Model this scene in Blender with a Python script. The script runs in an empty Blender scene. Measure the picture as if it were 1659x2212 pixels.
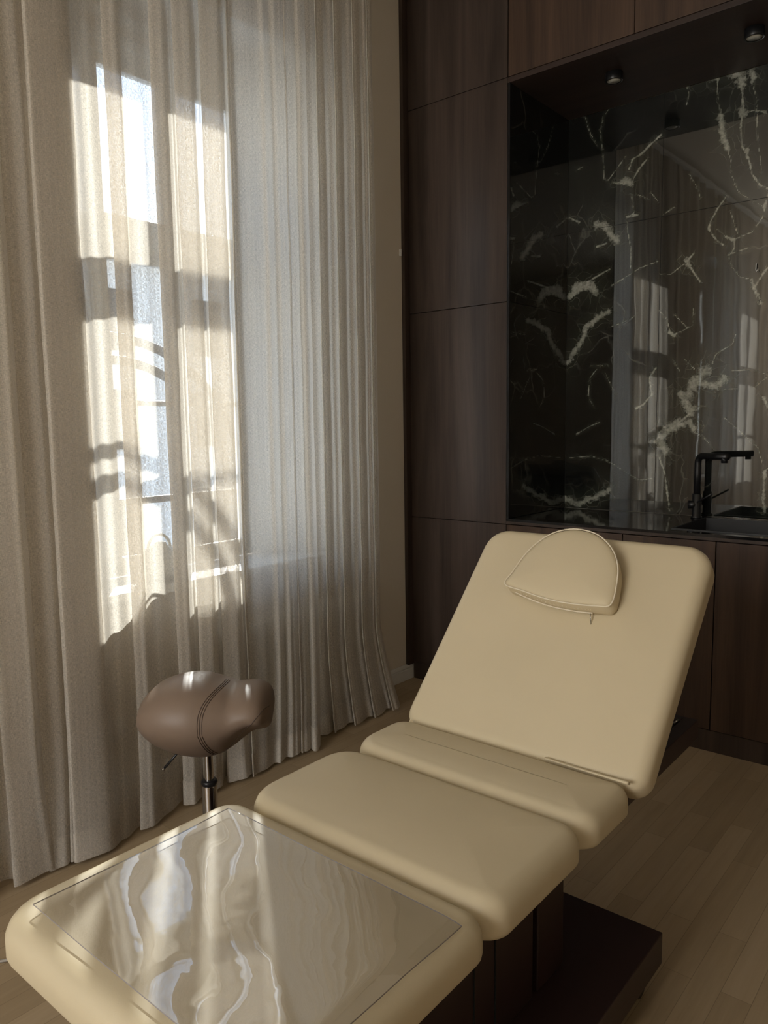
import bpy, bmesh, math, random
import numpy as np
from mathutils import Vector, Matrix, noise as mnoise

random.seed(7)
S = bpy.context.scene
COL = S.collection

# ------------------------------------------------------------------ camera
cam_d = bpy.data.cameras.new('camera')
cam = bpy.data.objects.new('camera', cam_d)
COL.objects.link(cam)
R = Vector((0.76813737, 0.64012298, -0.01440629)).normalized()
U = Vector((-0.06148302, 0.09613712, 0.99346741)).normalized()
Fw = Vector((-0.6373263, 0.7622337, -0.11320321)).normalized()
M = Matrix((R, U, -Fw)).transposed().to_4x4()
M.translation = Vector((0, 0, 1.40))
cam.matrix_world = M
cam_d.sensor_fit = 'VERTICAL'
cam_d.sensor_height = 36.0
cam_d.lens = 1660.0 / 2212.0 * 36.0
cam_d.clip_start = 0.02
cam_d.clip_end = 200
S.camera = cam

# ------------------------------------------------------------------ exposure
S.view_settings.view_transform = 'Standard'
S.view_settings.look = 'None'
S.view_settings.gamma = 1.0
S.view_settings.use_curve_mapping = False
S.view_settings.exposure = 0.55

# ------------------------------------------------------------------ world and lights
world = bpy.data.worlds.new('sky')
S.world = world
world.use_nodes = True
wn = world.node_tree.nodes; wl = world.node_tree.links
wn.clear()
wo = wn.new('ShaderNodeOutputWorld'); wb = wn.new('ShaderNodeBackground')
wt = wn.new('ShaderNodeTexCoord'); ws = wn.new('ShaderNodeSeparateXYZ'); wr = wn.new('ShaderNodeValToRGB')
wl.new(wt.outputs['Generated'], ws.inputs[0]); wl.new(ws.outputs['Z'], wr.inputs[0])
wr.color_ramp.elements[0].position = 0.02; wr.color_ramp.elements[0].color = (0.97, 0.98, 1.0, 1)
wr.color_ramp.elements[1].position = 0.55; wr.color_ramp.elements[1].color = (0.46, 0.62, 0.92, 1)
wl.new(wr.outputs[0], wb.inputs[0]); wb.inputs[1].default_value = 3.4
wl.new(wb.outputs[0], wo.inputs[0])

sun_d = bpy.data.lights.new('sun', 'SUN'); sun_d.energy = 13.5; sun_d.angle = math.radians(0.6)
sun_d.color = (1.0, 0.975, 0.94)
sun = bpy.data.objects.new('sun', sun_d); COL.objects.link(sun)
sun.rotation_euler = Vector((1, -0.80, -0.62)).to_track_quat('-Z', 'Y').to_euler()
sun.location = (-6, 6, 6)

def area(name, loc, direction, sx, sy, watts, color):
    d = bpy.data.lights.new(name, 'AREA'); d.shape = 'RECTANGLE'; d.size = sx; d.size_y = sy
    d.energy = watts; d.color = color
    o = bpy.data.objects.new(name, d); COL.objects.link(o); o.location = loc
    o.rotation_euler = Vector(direction).to_track_quat('-Z', 'Y').to_euler()
    return o
# added warm fill lamp behind the camera, set in an unseen wall opening
area('fill_behind_camera', (-1.1, -3.30, 2.15), (0, 1, -.05), 1.6, 1.9, 58, (1.0, 0.93, 0.80))

# ------------------------------------------------------------------ helpers
def setp(o, label=None, cat=None, group=None, kind=None, category=None):
    cat = cat or category
    if label: o['label'] = label
    if cat: o['category'] = cat
    if group: o['group'] = group
    if kind: o['kind'] = kind
    return o

def empty(name, loc=(0, 0, 0), label=None, cat=None, group=None, kind=None):
    o = bpy.data.objects.new(name, None); COL.objects.link(o)
    o.location = loc; o.empty_display_size = 0.1
    return setp(o, label, cat, group, kind)

def wloc(p):
    v = Vector((0, 0, 0))
    while p is not None:
        v += p.location; p = p.parent
    return v

def obj(name, bm, mat, parent=None, smooth=False, **kw):
    """bm holds world coordinates; the object keeps them relative to its parent"""
    me = bpy.data.meshes.new(name)
    if parent is not None:
        bmesh.ops.translate(bm, verts=bm.verts, vec=-wloc(parent))
    bm.normal_update(); bm.to_mesh(me); bm.free()
    if smooth:
        for p in me.polygons: p.use_smooth = True
    me.materials.append(mat)
    o = bpy.data.objects.new(name, me); COL.objects.link(o)
    if parent is not None: o.parent = parent
    setp(o, **kw)
    return o

def solo(name, bm, mat, origin, smooth=False, **kw):
    """one-mesh thing whose origin sits at its base"""
    bmesh.ops.translate(bm, verts=bm.verts, vec=-Vector(origin))
    o = obj(name, bm, mat, None, smooth, **kw)
    o.location = origin
    return o

def bx(bm, x0, x1, y0, y1, z0, z1, bev=0.0):
    t = bmesh.new()
    bmesh.ops.create_cube(t, size=1.0)
    for v in t.verts:
        v.co = Vector(((x0 + x1) / 2 + v.co.x * (x1 - x0), (y0 + y1) / 2 + v.co.y * (y1 - y0), (z0 + z1) / 2 + v.co.z * (z1 - z0)))
    if bev > 0:
        bmesh.ops.bevel(t, geom=t.edges[:], offset=bev, segments=2, profile=0.5, affect='EDGES')
    merge(bm, t); return bm

def merge(bm, t):
    me = bpy.data.meshes.new('tmp'); t.to_mesh(me); t.free(); bm.from_mesh(me); bpy.data.meshes.remove(me)

def box(*a, **k): return bx(bmesh.new(), *a, **k)

def prism(pts, axis, a0, a1):
    """polygon pts in the two other axes, extruded along axis"""
    bm = bmesh.new()
    def co(p, a):
        if axis == 'x': return (a, p[0], p[1])
        if axis == 'y': return (p[0], a, p[1])
        return (p[0], p[1], a)
    A = [bm.verts.new(co(p, a0)) for p in pts]; B = [bm.verts.new(co(p, a1)) for p in pts]
    n = len(pts)
    for i in range(n):
        bm.faces.new((A[i], A[(i + 1) % n], B[(i + 1) % n], B[i]))
    bm.faces.new(A[::-1]); bm.faces.new(B)
    bmesh.ops.recalc_face_normals(bm, faces=bm.faces)
    return bm

def catmull(pts, n, closed=False):
    P = [Vector(p) for p in pts]; out = []
    m = len(P); rng = range(m if closed else m - 1)
    for i in rng:
        if closed: p0, p1, p2, p3 = P[(i - 1) % m], P[i], P[(i + 1) % m], P[(i + 2) % m]
        else: p0, p1, p2, p3 = P[max(i - 1, 0)], P[i], P[i + 1], P[min(i + 2, m - 1)]
        for k in range(n):
            t = k / n
            out.append(0.5 * ((2 * p1) + (p2 - p0) * t + (2 * p0 - 5 * p1 + 4 * p2 - p3) * t * t + (3 * p1 - p0 - 3 * p2 + p3) * t ** 3))
    if not closed: out.append(P[-1])
    return out

def tube(bm, pts, r, seg=12, closed=False, caps=True):
    pts = [Vector(p) for p in pts]; n = len(pts); rings = []
    up = None
    for i, p in enumerate(pts):
        if closed: d = pts[(i + 1) % n] - pts[i - 1]
        else: d = pts[min(i + 1, n - 1)] - pts[max(i - 1, 0)]
        d.normalize()
        if up is None:
            up = Vector((0, 0, 1)) if abs(d.z) < 0.9 else Vector((1, 0, 0))
        s = d.cross(up).normalized(); up = s.cross(d).normalized()
        rr = r[i] if isinstance(r, (list, tuple)) else r
        rings.append([bm.verts.new(p + s * rr * math.cos(a) + up * rr * math.sin(a)) for a in [2 * math.pi * k / seg for k in range(seg)]])
    m = n if closed else n - 1
    for i in range(m):
        a, b = rings[i], rings[(i + 1) % n]
        for k in range(seg):
            bm.faces.new((a[k], a[(k + 1) % seg], b[(k + 1) % seg], b[k]))
    if caps and not closed:
        bm.faces.new(rings[0][::-1]); bm.faces.new(rings[-1])
    return bm

def lathe(bm, prof, c, seg=48):
    """prof: list of (radius, z), about a vertical axis at c"""
    rings = []
    for r, z in prof:
        if r < 1e-5: rings.append([bm.verts.new((c[0], c[1], c[2] + z))])
        else: rings.append([bm.verts.new((c[0] + r * math.cos(a), c[1] + r * math.sin(a), c[2] + z)) for a in [2 * math.pi * k / seg for k in range(seg)]])
    for a, b in zip(rings[:-1], rings[1:]):
        for k in range(seg):
            k2 = (k + 1) % seg
            if len(a) == 1 and len(b) > 1: bm.faces.new((a[0], b[k2], b[k]))
            elif len(b) == 1 and len(a) > 1: bm.faces.new((a[k], a[k2], b[0]))
            elif len(a) > 1: bm.faces.new((a[k], a[k2], b[k2], b[k]))
    bmesh.ops.recalc_face_normals(bm, faces=bm.faces)
    return bm

def pad(x0, x1, y0, y1, z0, z1, rc=(.05, .05, .05, .05), rt=0.032, rb=0.015, crown=0.006):
    """upholstered cushion: rounded plan corners (order -x-y, +x-y, +x+y, -x+y), soft top edge"""
    prof = []
    N = 8
    for k in range(5): a = math.pi / 2 * k / 4; prof.append((rb * (1 - math.sin(a)), z0 + rb * (1 - math.cos(a))))
    for k in range(N + 1): a = math.pi / 2 * k / N; prof.append((rt * (1 - math.cos(a)), z1 - rt + rt * math.sin(a)))
    bm = bmesh.new(); rings = []
    cs = [(x0, y0, math.pi), (x1, y0, 1.5 * math.pi), (x1, y1, 0), (x0, y1, .5 * math.pi)]
    half = min(x1 - x0, y1 - y0) / 2
    extra = [(rt + (half * 0.97 - rt) * t, z1 + crown * (1 - (1 - t) ** 2.5)) for t in (.04, .12, .25, .45, .7, 1.0)]
    for ins, z in prof + extra:
        ring = []
        for q, (cx, cy, a0) in enumerate(cs):
            r0 = rc[q]
            r = max(r0 - ins, 0.004)
            sx = 1 if cx == x0 else -1; sy = 1 if cy == y0 else -1
            ox = cx + sx * (ins + r); oy = cy + sy * (ins + r)
            for k in range(7):
                a = a0 + math.pi / 2 * k / 6
                ring.append(bm.verts.new((ox + r * math.cos(a), oy + r * math.sin(a), z)))
            # straight side subdivisions
            nx, ny, na = cs[(q + 1) % 4]
            sx2 = 1 if nx == x0 else -1; sy2 = 1 if ny == y0 else -1
            r2 = max(rc[(q + 1) % 4] - ins, 0.004)
            p1 = ring[-1].co.copy()
            p2 = Vector((nx + sx2 * (ins + r2) + r2 * math.cos(na), ny + sy2 * (ins + r2) + r2 * math.sin(na), z))
            for k in range(1, 8):
                ring.append(bm.verts.new(p1.lerp(p2, k / 8)))
        rings.append(ring)
    n = len(rings[0])
    for a, b in zip(rings[:-1], rings[1:]):
        for k in range(n):
            bm.faces.new((a[k], a[(k + 1) % n], b[(k + 1) % n], b[k]))
    bm.faces.new(rings[0][::-1]); bm.faces.new(rings[-1])
    bmesh.ops.recalc_face_normals(bm, faces=bm.faces)
    return bm

# ------------------------------------------------------------------ materials
class NT:
    def __init__(self, name):
        self.m = bpy.data.materials.new(name); self.m.use_nodes = True
        self.t = self.m.node_tree; self.t.nodes.clear()
        self.out = self.n('ShaderNodeOutputMaterial')
    def n(self, typ, **kw):
        nd = self.t.nodes.new(typ)
        for k, v in kw.items(): setattr(nd, k, v)
        return nd
    def l(self, a, b): self.t.links.new(a, b)
    def bsdf(self, color=(.5, .5, .5), rough=.5, metal=0, spec=.5, **kw):
        b = self.n('ShaderNodeBsdfPrincipled')
        b.inputs['Base Color'].default_value = (*color, 1); b.inputs['Roughness'].default_value = rough
        b.inputs['Metallic'].default_value = metal; b.inputs['Specular IOR Level'].default_value = spec
        for k, v in kw.items(): b.inputs[k.replace('_', ' ')].default_value = v
        return b
    def surf(self, s): self.l(s, self.out.inputs['Surface']); return self.m
    def coords(self, scale=(1, 1, 1), kind='Object', rot=(0, 0, 0)):
        tc = self.n('ShaderNodeTexCoord'); mp = self.n('ShaderNodeMapping')
        mp.inputs['Scale'].default_value = scale; mp.inputs['Rotation'].default_value = rot
        self.l(tc.outputs[kind], mp.inputs[0]); return mp.outputs[0]
    def noise(self, vec, scale=5, detail=3, rough=.5, dist=0):
        nn = self.n('ShaderNodeTexNoise'); nn.inputs['Scale'].default_value = scale; nn.inputs['Detail'].default_value = detail
        nn.inputs['Roughness'].default_value = rough; nn.inputs['Distortion'].default_value = dist
        if vec is not None: self.l(vec, nn.inputs['Vector'])
        return nn.outputs['Fac']
    def ramp(self, fac, stops, interp='LINEAR'):
        r = self.n('ShaderNodeValToRGB'); r.color_ramp.interpolation = interp
        el = r.color_ramp.elements
        while len(el) > 1: el.remove(el[-1])
        el[0].position = stops[0][0]; el[0].color = (*stops[0][1], 1)
        for p, c in stops[1:]:
            e = el.new(p); e.color = (*c, 1)
        self.l(fac, r.inputs[0]); return r.outputs[0]
    def math(self, op, a, b=None, c=None, clamp=False):
        m = self.n('ShaderNodeMath', operation=op); m.use_clamp = clamp
        for i, v in enumerate((a, b, c)):
            if v is None: continue
            if isinstance(v, (int, float)): m.inputs[i].default_value = v
            else: self.l(v, m.inputs[i])
        return m.outputs[0]
    def mixc(self, f, a, b, blend='MIX'):
        m = self.n('ShaderNodeMix', data_type='RGBA', blend_type=blend)
        for s, v in ((m.inputs[0], f), (m.inputs[6], a), (m.inputs[7], b)):
            if isinstance(v, (int, float)): s.default_value = v
            elif isinstance(v, tuple): s.default_value = (*v, 1)
            else: self.l(v, s)
        return m.outputs[2]
    def bump(self, h, strength=.2, dist=.01):
        b = self.n('ShaderNodeBump'); b.inputs['Strength'].default_value = strength; b.inputs['Distance'].default_value = dist
        self.l(h, b.inputs['Height']); return b.outputs[0]

def plain(name, color, rough=.5, metal=0, spec=.5, bump=0, bscale=200):
    t = NT(name); b = t.bsdf(color, rough, metal, spec)
    v = t.noise(t.coords(), bscale, 2)
    t.l(t.mixc(.12, color, t.mixc(v, tuple(c * .8 for c in color), tuple(min(1, c * 1.15) for c in color))), b.inputs['Base Color'])
    if bump: t.l(t.bump(v, bump, .002), b.inputs['Normal'])
    return t.surf(b.outputs[0])

def walnut(name, stretch=(9, 9, .55), seed=0.0, c0=(.022, .0145, .011), c1=(.070, .048, .037), rough=.42):
    t = NT(name)
    v = t.coords(stretch)
    a = t.n('ShaderNodeVectorMath', operation='ADD'); a.inputs[1].default_value = (seed, seed * 2, seed * .7); t.l(v, a.inputs[0])
    n1 = t.noise(a.outputs[0], 1.0, 6, .62, .6)
    n2 = t.noise(t.coords((160, 160, 3)), 1.0, 3, .6)
    f = t.math('ADD', t.math('MULTIPLY', n1, .8), t.math('MULTIPLY', n2, .2))
    c = t.ramp(f, [(.33, c0), (.5, tuple((p + q) / 2 for p, q in zip(c0, c1))), (.66, c1)])
    b = t.bsdf(rough=rough, spec=.4)
    t.l(c, b.inputs['Base Color']); t.l(t.bump(n2, .08, .002), b.inputs['Normal'])
    return t.surf(b.outputs[0])

def leather(name, color, rough=.5, bump=.06):
    t = NT(name)
    vo = t.n('ShaderNodeTexVoronoi'); vo.inputs['Scale'].default_value = 420; t.l(t.coords(), vo.inputs['Vector'])
    big = t.noise(t.coords(), 6, 3)
    b = t.bsdf(color, rough, 0, .36)
    t.l(t.mixc(big, tuple(c * .95 for c in color), tuple(min(1, c * 1.05) for c in color)), b.inputs['Base Color'])
    t.l(t.bump(vo.outputs['Distance'], bump, .001), b.inputs['Normal'])
    return t.surf(b.outputs[0])

def floor_mat():
    t = NT('oak_floor')
    v = t.coords((1, 1, 1), rot=(0, 0, math.pi / 2))
    br = t.n('ShaderNodeTexBrick'); t.l(v, br.inputs['Vector'])
    br.offset = .37; br.inputs['Color1'].default_value = (.0, .0, .0, 1); br.inputs['Color2'].default_value = (1, 1, 1, 1)
    br.inputs['Mortar'].default_value = (0, 0, 0, 1); br.inputs['Scale'].default_value = 1.0
    br.inputs['Mortar Size'].default_value = .0009; br.inputs['Mortar Smooth'].default_value = .2
    br.inputs['Brick Width'].default_value = .62; br.inputs['Row Height'].default_value = .071
    grain = t.noise(t.coords((34, 2.2, 1)), 1.0, 5, .6, .8)
    fine = t.noise(t.coords((220, 8, 1)), 1.0, 3, .6)
    f = t.math('ADD', t.math('MULTIPLY_ADD', br.outputs['Color'], .26, .07), t.math('ADD', t.math('MULTIPLY', grain, .44), t.math('MULTIPLY', fine, .16)))
    c = t.ramp(f, [(.2, (.290, .210, .122)), (.5, (.385, .285, .172)), (.8, (.455, .345, .220))])
    c2 = t.mixc(t.math('MULTIPLY', br.outputs['Fac'], .32), c, (.06, .04, .025))
    b = t.bsdf(rough=.42, spec=.35); t.l(c2, b.inputs['Base Color'])
    t.l(t.bump(fine, .08, .002), b.inputs['Normal'])
    return t.surf(b.outputs[0])

def linen(name, thin=.31, tint=(.75, .70, .625)):
    t = NT(name)
    uv = t.n('ShaderNodeUVMap')
    def sc(s):
        mp = t.n('ShaderNodeMapping'); mp.inputs['Scale'].default_value = s; t.l(uv.outputs[0], mp.inputs[0]); return mp.outputs[0]
    warp = t.noise(sc((700, 90, 1)), 1.0, 2, .6)
    weft = t.noise(sc((90, 800, 1)), 1.0, 2, .6)
    slub = t.noise(sc((110, 2.0, 1)), 1.0, 3, .65)
    w = t.math('ADD', t.math('MULTIPLY', warp, .5), t.math('MULTIPLY', weft, .5))
    w2 = t.math('ADD', t.math('MULTIPLY', w, .84), t.math('MULTIPLY', slub, .16))
    lw = t.n('ShaderNodeLayerWeight'); lw.inputs['Blend'].default_value = .5
    facing = t.math('SUBTRACT', 1.0, lw.outputs['Facing'])
    # thread gaps: seen open face on, closed at a slant
    hole = t.math('MULTIPLY', t.math('MULTIPLY_ADD', t.math('SUBTRACT', .5, w2), 2.6, thin, clamp=True), t.math('MULTIPLY_ADD', facing, .95, .34, clamp=True), clamp=True)
    col = t.mixc(w2, tuple(c * .90 for c in tint), tuple(min(1, c * 1.10) for c in tint))
    d = t.n('ShaderNodeBsdfDiffuse'); tr = t.n('ShaderNodeBsdfTranslucent'); tp = t.n('ShaderNodeBsdfTransparent')
    t.l(col, d.inputs[0]); t.l(col, tr.inputs[0])
    bmp = t.bump(w2, .25, .0015); t.l(bmp, d.inputs['Normal']); t.l(bmp, tr.inputs['Normal'])
    m1 = t.n('ShaderNodeMixShader'); m1.inputs[0].default_value = .46; t.l(d.outputs[0], m1.inputs[1]); t.l(tr.outputs[0], m1.inputs[2])
    m2 = t.n('ShaderNodeMixShader'); t.l(hole, m2.inputs[0]); t.l(m1.outputs[0], m2.inputs[1]); t.l(tp.outputs[0], m2.inputs[2])
    return t.surf(m2.outputs[0])

def clear(name, tint=(1, 1, 1), gloss_rough=.01, haze=0.0, bump=None, ior=1.5):
    """thin clear sheet: Fresnel mirror over see-through, so daylight passes"""
    t = NT(name)
    lw = t.n('ShaderNodeLayerWeight'); lw.inputs[0].default_value = .5
    f0 = ((ior - 1) / (ior + 1)) ** 2 * 2.0      # both faces of the sheet
    g = t.n('ShaderNodeBsdfGlossy'); g.inputs['Roughness'].default_value = gloss_rough
    tp = t.n('ShaderNodeBsdfTransparent'); tp.inputs[0].default_value = (*tint, 1)
    if bump:
        h = t.noise(t.coords(bump[2]), bump[0], 2, .5, .3)
        bo = t.bump(h, 1.0, bump[1]); t.l(bo, g.inputs['Normal'])
    base = tp.outputs[0]
    if haze:
        df = t.n('ShaderNodeBsdfDiffuse'); df.inputs[0].default_value = (.62, .60, .58, 1)
        mh = t.n('ShaderNodeMixShader'); mh.inputs[0].default_value = haze
        t.l(tp.outputs[0], mh.inputs[1]); t.l(df.outputs[0], mh.inputs[2]); base = mh.outputs[0]
    fac = t.math('MULTIPLY_ADD', t.math('POWER', lw.outputs['Facing'], 5.0), 1 - f0, f0)
    m = t.n('ShaderNodeMixShader'); t.l(fac, m.inputs[0]); t.l(base, m.inputs[1]); t.l(g.outputs[0], m.inputs[2])
    return t.surf(m.outputs[0])

def marble(name, use_attr=True):
    t = NT(name)
    co = t.coords()
    warp = t.n('ShaderNodeTexNoise'); warp.inputs['Scale'].default_value = 5; warp.inputs['Detail'].default_value = 3; t.l(co, warp.inputs['Vector'])
    off = t.n('ShaderNodeVectorMath', operation='MULTIPLY_ADD'); off.inputs[1].default_value = (.20, .20, .20)
    t.l(warp.outputs['Color'], off.inputs[0]); t.l(co, off.inputs[2])
    vo = t.n('ShaderNodeTexVoronoi', feature='DISTANCE_TO_EDGE'); vo.inputs['Scale'].default_value = 4.2; t.l(off.outputs[0], vo.inputs['Vector'])
    fv = t.ramp(vo.outputs['Distance'], [(0, (1, 1, 1)), (.012, (.5, .5, .5)), (.035, (0, 0, 0))])
    gate = t.ramp(t.noise(co, 3.1, 3), [(.50, (0, 0, 0)), (.64, (1, 1, 1))])
    fine = t.math('MULTIPLY', t.math('MULTIPLY', fv, gate), .16)
    clouds = t.ramp(t.noise(co, 2.4, 8, .7, 1.2), [(.50, (0, 0, 0)), (.78, (1, 1, 1))])
    base = t.mixc(t.math('MULTIPLY', clouds, .55), (.0075, .0080, .0075), (.026, .031, .026))
    if use_attr:
        at = t.n('ShaderNodeAttribute'); at.attribute_name = 'vein'
        rag = t.noise(co, 34, 7, .70)
        rag2 = t.noise(co, 9, 3, .6)
        dd = t.math('ADD', at.outputs['Fac'], t.math('MULTIPLY', t.math('SUBTRACT', rag, .5), 4.2))
        core = t.ramp(dd, [(0, (1, 1, 1)), (.6, (.6, .6, .6)), (1.15, (0, 0, 0))])
        core = t.math('MULTIPLY', core, t.math('MULTIPLY_ADD', t.noise(co, 48, 6, .75), 2.0, -.18, clamp=True))
        halo = t.ramp(t.math('MULTIPLY', dd, .22), [(0, (1, 1, 1)), (1, (0, 0, 0))])
        brk = t.ramp(rag2, [(.30, (.45, .45, .45)), (.50, (1, 1, 1))])
        v2 = t.n('ShaderNodeTexVoronoi', feature='DISTANCE_TO_EDGE'); v2.inputs['Scale'].default_value = 15; t.l(off.outputs[0], v2.inputs['Vector'])
        near = t.ramp(t.math('MULTIPLY', at.outputs['Fac'], .08), [(.05, (1, 1, 1)), (.62, (0, 0, 0))])
        twig = t.math('MULTIPLY', t.ramp(v2.outputs['Distance'], [(0, (1, 1, 1)), (.05, (0, 0, 0))]), t.math('MULTIPLY', near, .12))
        f = t.math('MAXIMUM', t.math('MAXIMUM', t.math('MULTIPLY', core, brk), fine), twig, clamp=True)
        base = t.mixc(t.math('MULTIPLY', halo, .30), base, (.075, .085, .060))
    else:
        f = fine
    veincol = t.mixc(t.noise(co, 7, 3), (.50, .49, .44), (.24, .26, .20))
    c = t.mixc(f, base, veincol)
    b = t.bsdf(rough=.022, spec=.95, IOR=1.62); t.l(c, b.inputs['Base Color'])
    w = t.noise(t.coords((1, 1, .35)), 5.0, 2)
    t.l(t.bump(w, .4, .0012), b.inputs['Normal'])
    return t.surf(b.outputs[0])

M_wall = plain('wall_plaster', (.72, .65, .55), .9, spec=.2, bump=.05, bscale=90)
M_ceil = plain('ceiling_plaster', (.72, .68, .60), .9, spec=.2)
M_white = plain('white_lacquer', (.70, .69, .66), .35)
M_floor = floor_mat()
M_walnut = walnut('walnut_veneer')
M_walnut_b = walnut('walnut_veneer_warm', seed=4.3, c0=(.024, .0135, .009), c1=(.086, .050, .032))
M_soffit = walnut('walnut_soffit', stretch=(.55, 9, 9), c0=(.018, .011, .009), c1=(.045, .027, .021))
M_gap = plain('dark_gap', (.004, .004, .004), .9)
M_linen = linen('linen_sheer')
M_hem = linen('linen_hem', thin=.06)
M_cream = leather('cream_leatherette', (.575, .485, .325), .50)
M_brown = leather('taupe_leather', (.215, .155, .115), .46, .05)
M_thread = plain('stitch_thread', (.10, .07, .055), .7)
M_thread_l = plain('cream_thread', (.70, .62, .48), .6)
M_bedwood = plain('dark_stained_frame', (.026, .0125, .0105), .42, spec=.4)
M_black = plain('matt_black_metal', (.008, .008, .009), .38)
M_blackp = plain('black_plastic', (.010, .010, .011), .30)
M_stone = plain('black_granite', (.010, .010, .011), .07)
M_sink = plain('black_composite', (.013, .013, .014), .45)
M_chrome = plain('chrome', (.60, .58, .56), .10, 1.0)
M_steel = plain('brushed_steel', (.50, .49, .47), .25, 1.0)
M_iron = plain('wrought_iron', (.03, .03, .035), .5)
M_rad = plain('radiator_enamel', (.66, .65, .60), .4)
M_glass = clear('window_glass', (.96, .98, .97))
M_sheet = clear('clear_vinyl', (.955, .945, .935), .008, .08, (11.0, .0005, (1, 1, 1)), 1.95)
M_lens = plain('opal_lens', (.62, .62, .55), .35)
M_facade = plain('facade_render', (.62, .62, .60), .9)
M_jug = plain('glazed_ceramic', (.55, .52, .46), .3)
M_marble = marble('dark_veined_marble')
M_marble_p = marble('dark_veined_marble_side', False)

# ------------------------------------------------------------------ room shell
XW, YB = -2.56, 3.90     # window wall face, back wall face
XR, YF, ZC = 2.6, -3.2, 3.62
solo('floor', box(XW - .5, XR + .2, YF - .3, YB + .2, -.1, 0), M_floor, (0, 0, 0), kind='structure')
solo('ceiling', box(XW - .5, XR + .2, YF - .3, YB + .2, ZC, ZC + .1), M_ceil, (0, 0, ZC), kind='structure')
solo('wall_back', box(XW - .35, XR + .2, YB, YB + .15, 0, ZC), M_wall, (0, YB, 0), kind='structure')
solo('wall_right', box(XR, XR + .15, YF, YB, 0, ZC), M_wall, (XR, 0, 0), kind='structure')
wf = bmesh.new()
bx(wf, XW - .3, -1.9, YF - .15, YF, 0, ZC); bx(wf, -.3, XR, YF - .15, YF, 0, ZC)
bx(wf, -1.9, -.3, YF - .15, YF, 0, .8); bx(wf, -1.9, -.3, YF - .15, YF, 3.0, ZC)  # unseen opening added to hold the fill lamp
solo('wall_front', wf, M_wall, (0, YF, 0), kind='structure')

WX0, WX1 = -2.90, XW          # outer and inner face of the window wall
W1 = dict(o=(1.62, 2.40), i=(1.42, 2.66), z=(.80, 2.86), zi=3.04)
W2 = dict(o=(-1.22, -.44), i=(-1.42, -.24), z=(.80, 2.86), zi=3.04)
wl_ = bmesh.new()
def wall_seg(y0, y1): bx(wl_, WX0, WX1, y0, y1, 0, ZC)
wall_seg(YF - .3, W2['i'][0]); wall_seg(W2['i'][1], W1['i'][0]); wall_seg(W1['i'][1], YB)
for W in (W1, W2):
    bx(wl_, WX0, WX1, W['i'][0], W['i'][1], 0, W['z'][0] - .03)
    bx(wl_, WX0, WX1, W['i'][0], W['i'][1], W['zi'], ZC)
    merge(wl_, prism([(WX0, W['i'][0]), (WX1, W['i'][0]), (WX0 + .1, W['o'][0]), (WX0, W['o'][0])], 'z', W['z'][0] - .03, W['zi']))
    merge(wl_, prism([(WX0, W['o'][1]), (WX0 + .1, W['o'][1]), (WX1, W['i'][1]), (WX0, W['i'][1])], 'z', W['z'][0] - .03, W['zi']))
    bx(wl_, WX0, WX0 + .1, W['o'][0], W['o'][1], W['z'][1], W['zi'])
solo('wall_left', wl_, M_wall, (XW, 0, 0), kind='structure')

def base_prof(y0, y1):
    return prism([(XW, 0), (XW + .018, 0), (XW + .018, .056), (XW + .014, .059), (XW + .014, .064), (XW + .017, .067), (XW + .012, .078), (XW + .006, .082), (XW, .082)], 'y', y0, y1)
solo('baseboard_left', base_prof(YF, 3.298), M_white, (XW, 0, 0), kind='structure')

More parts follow.
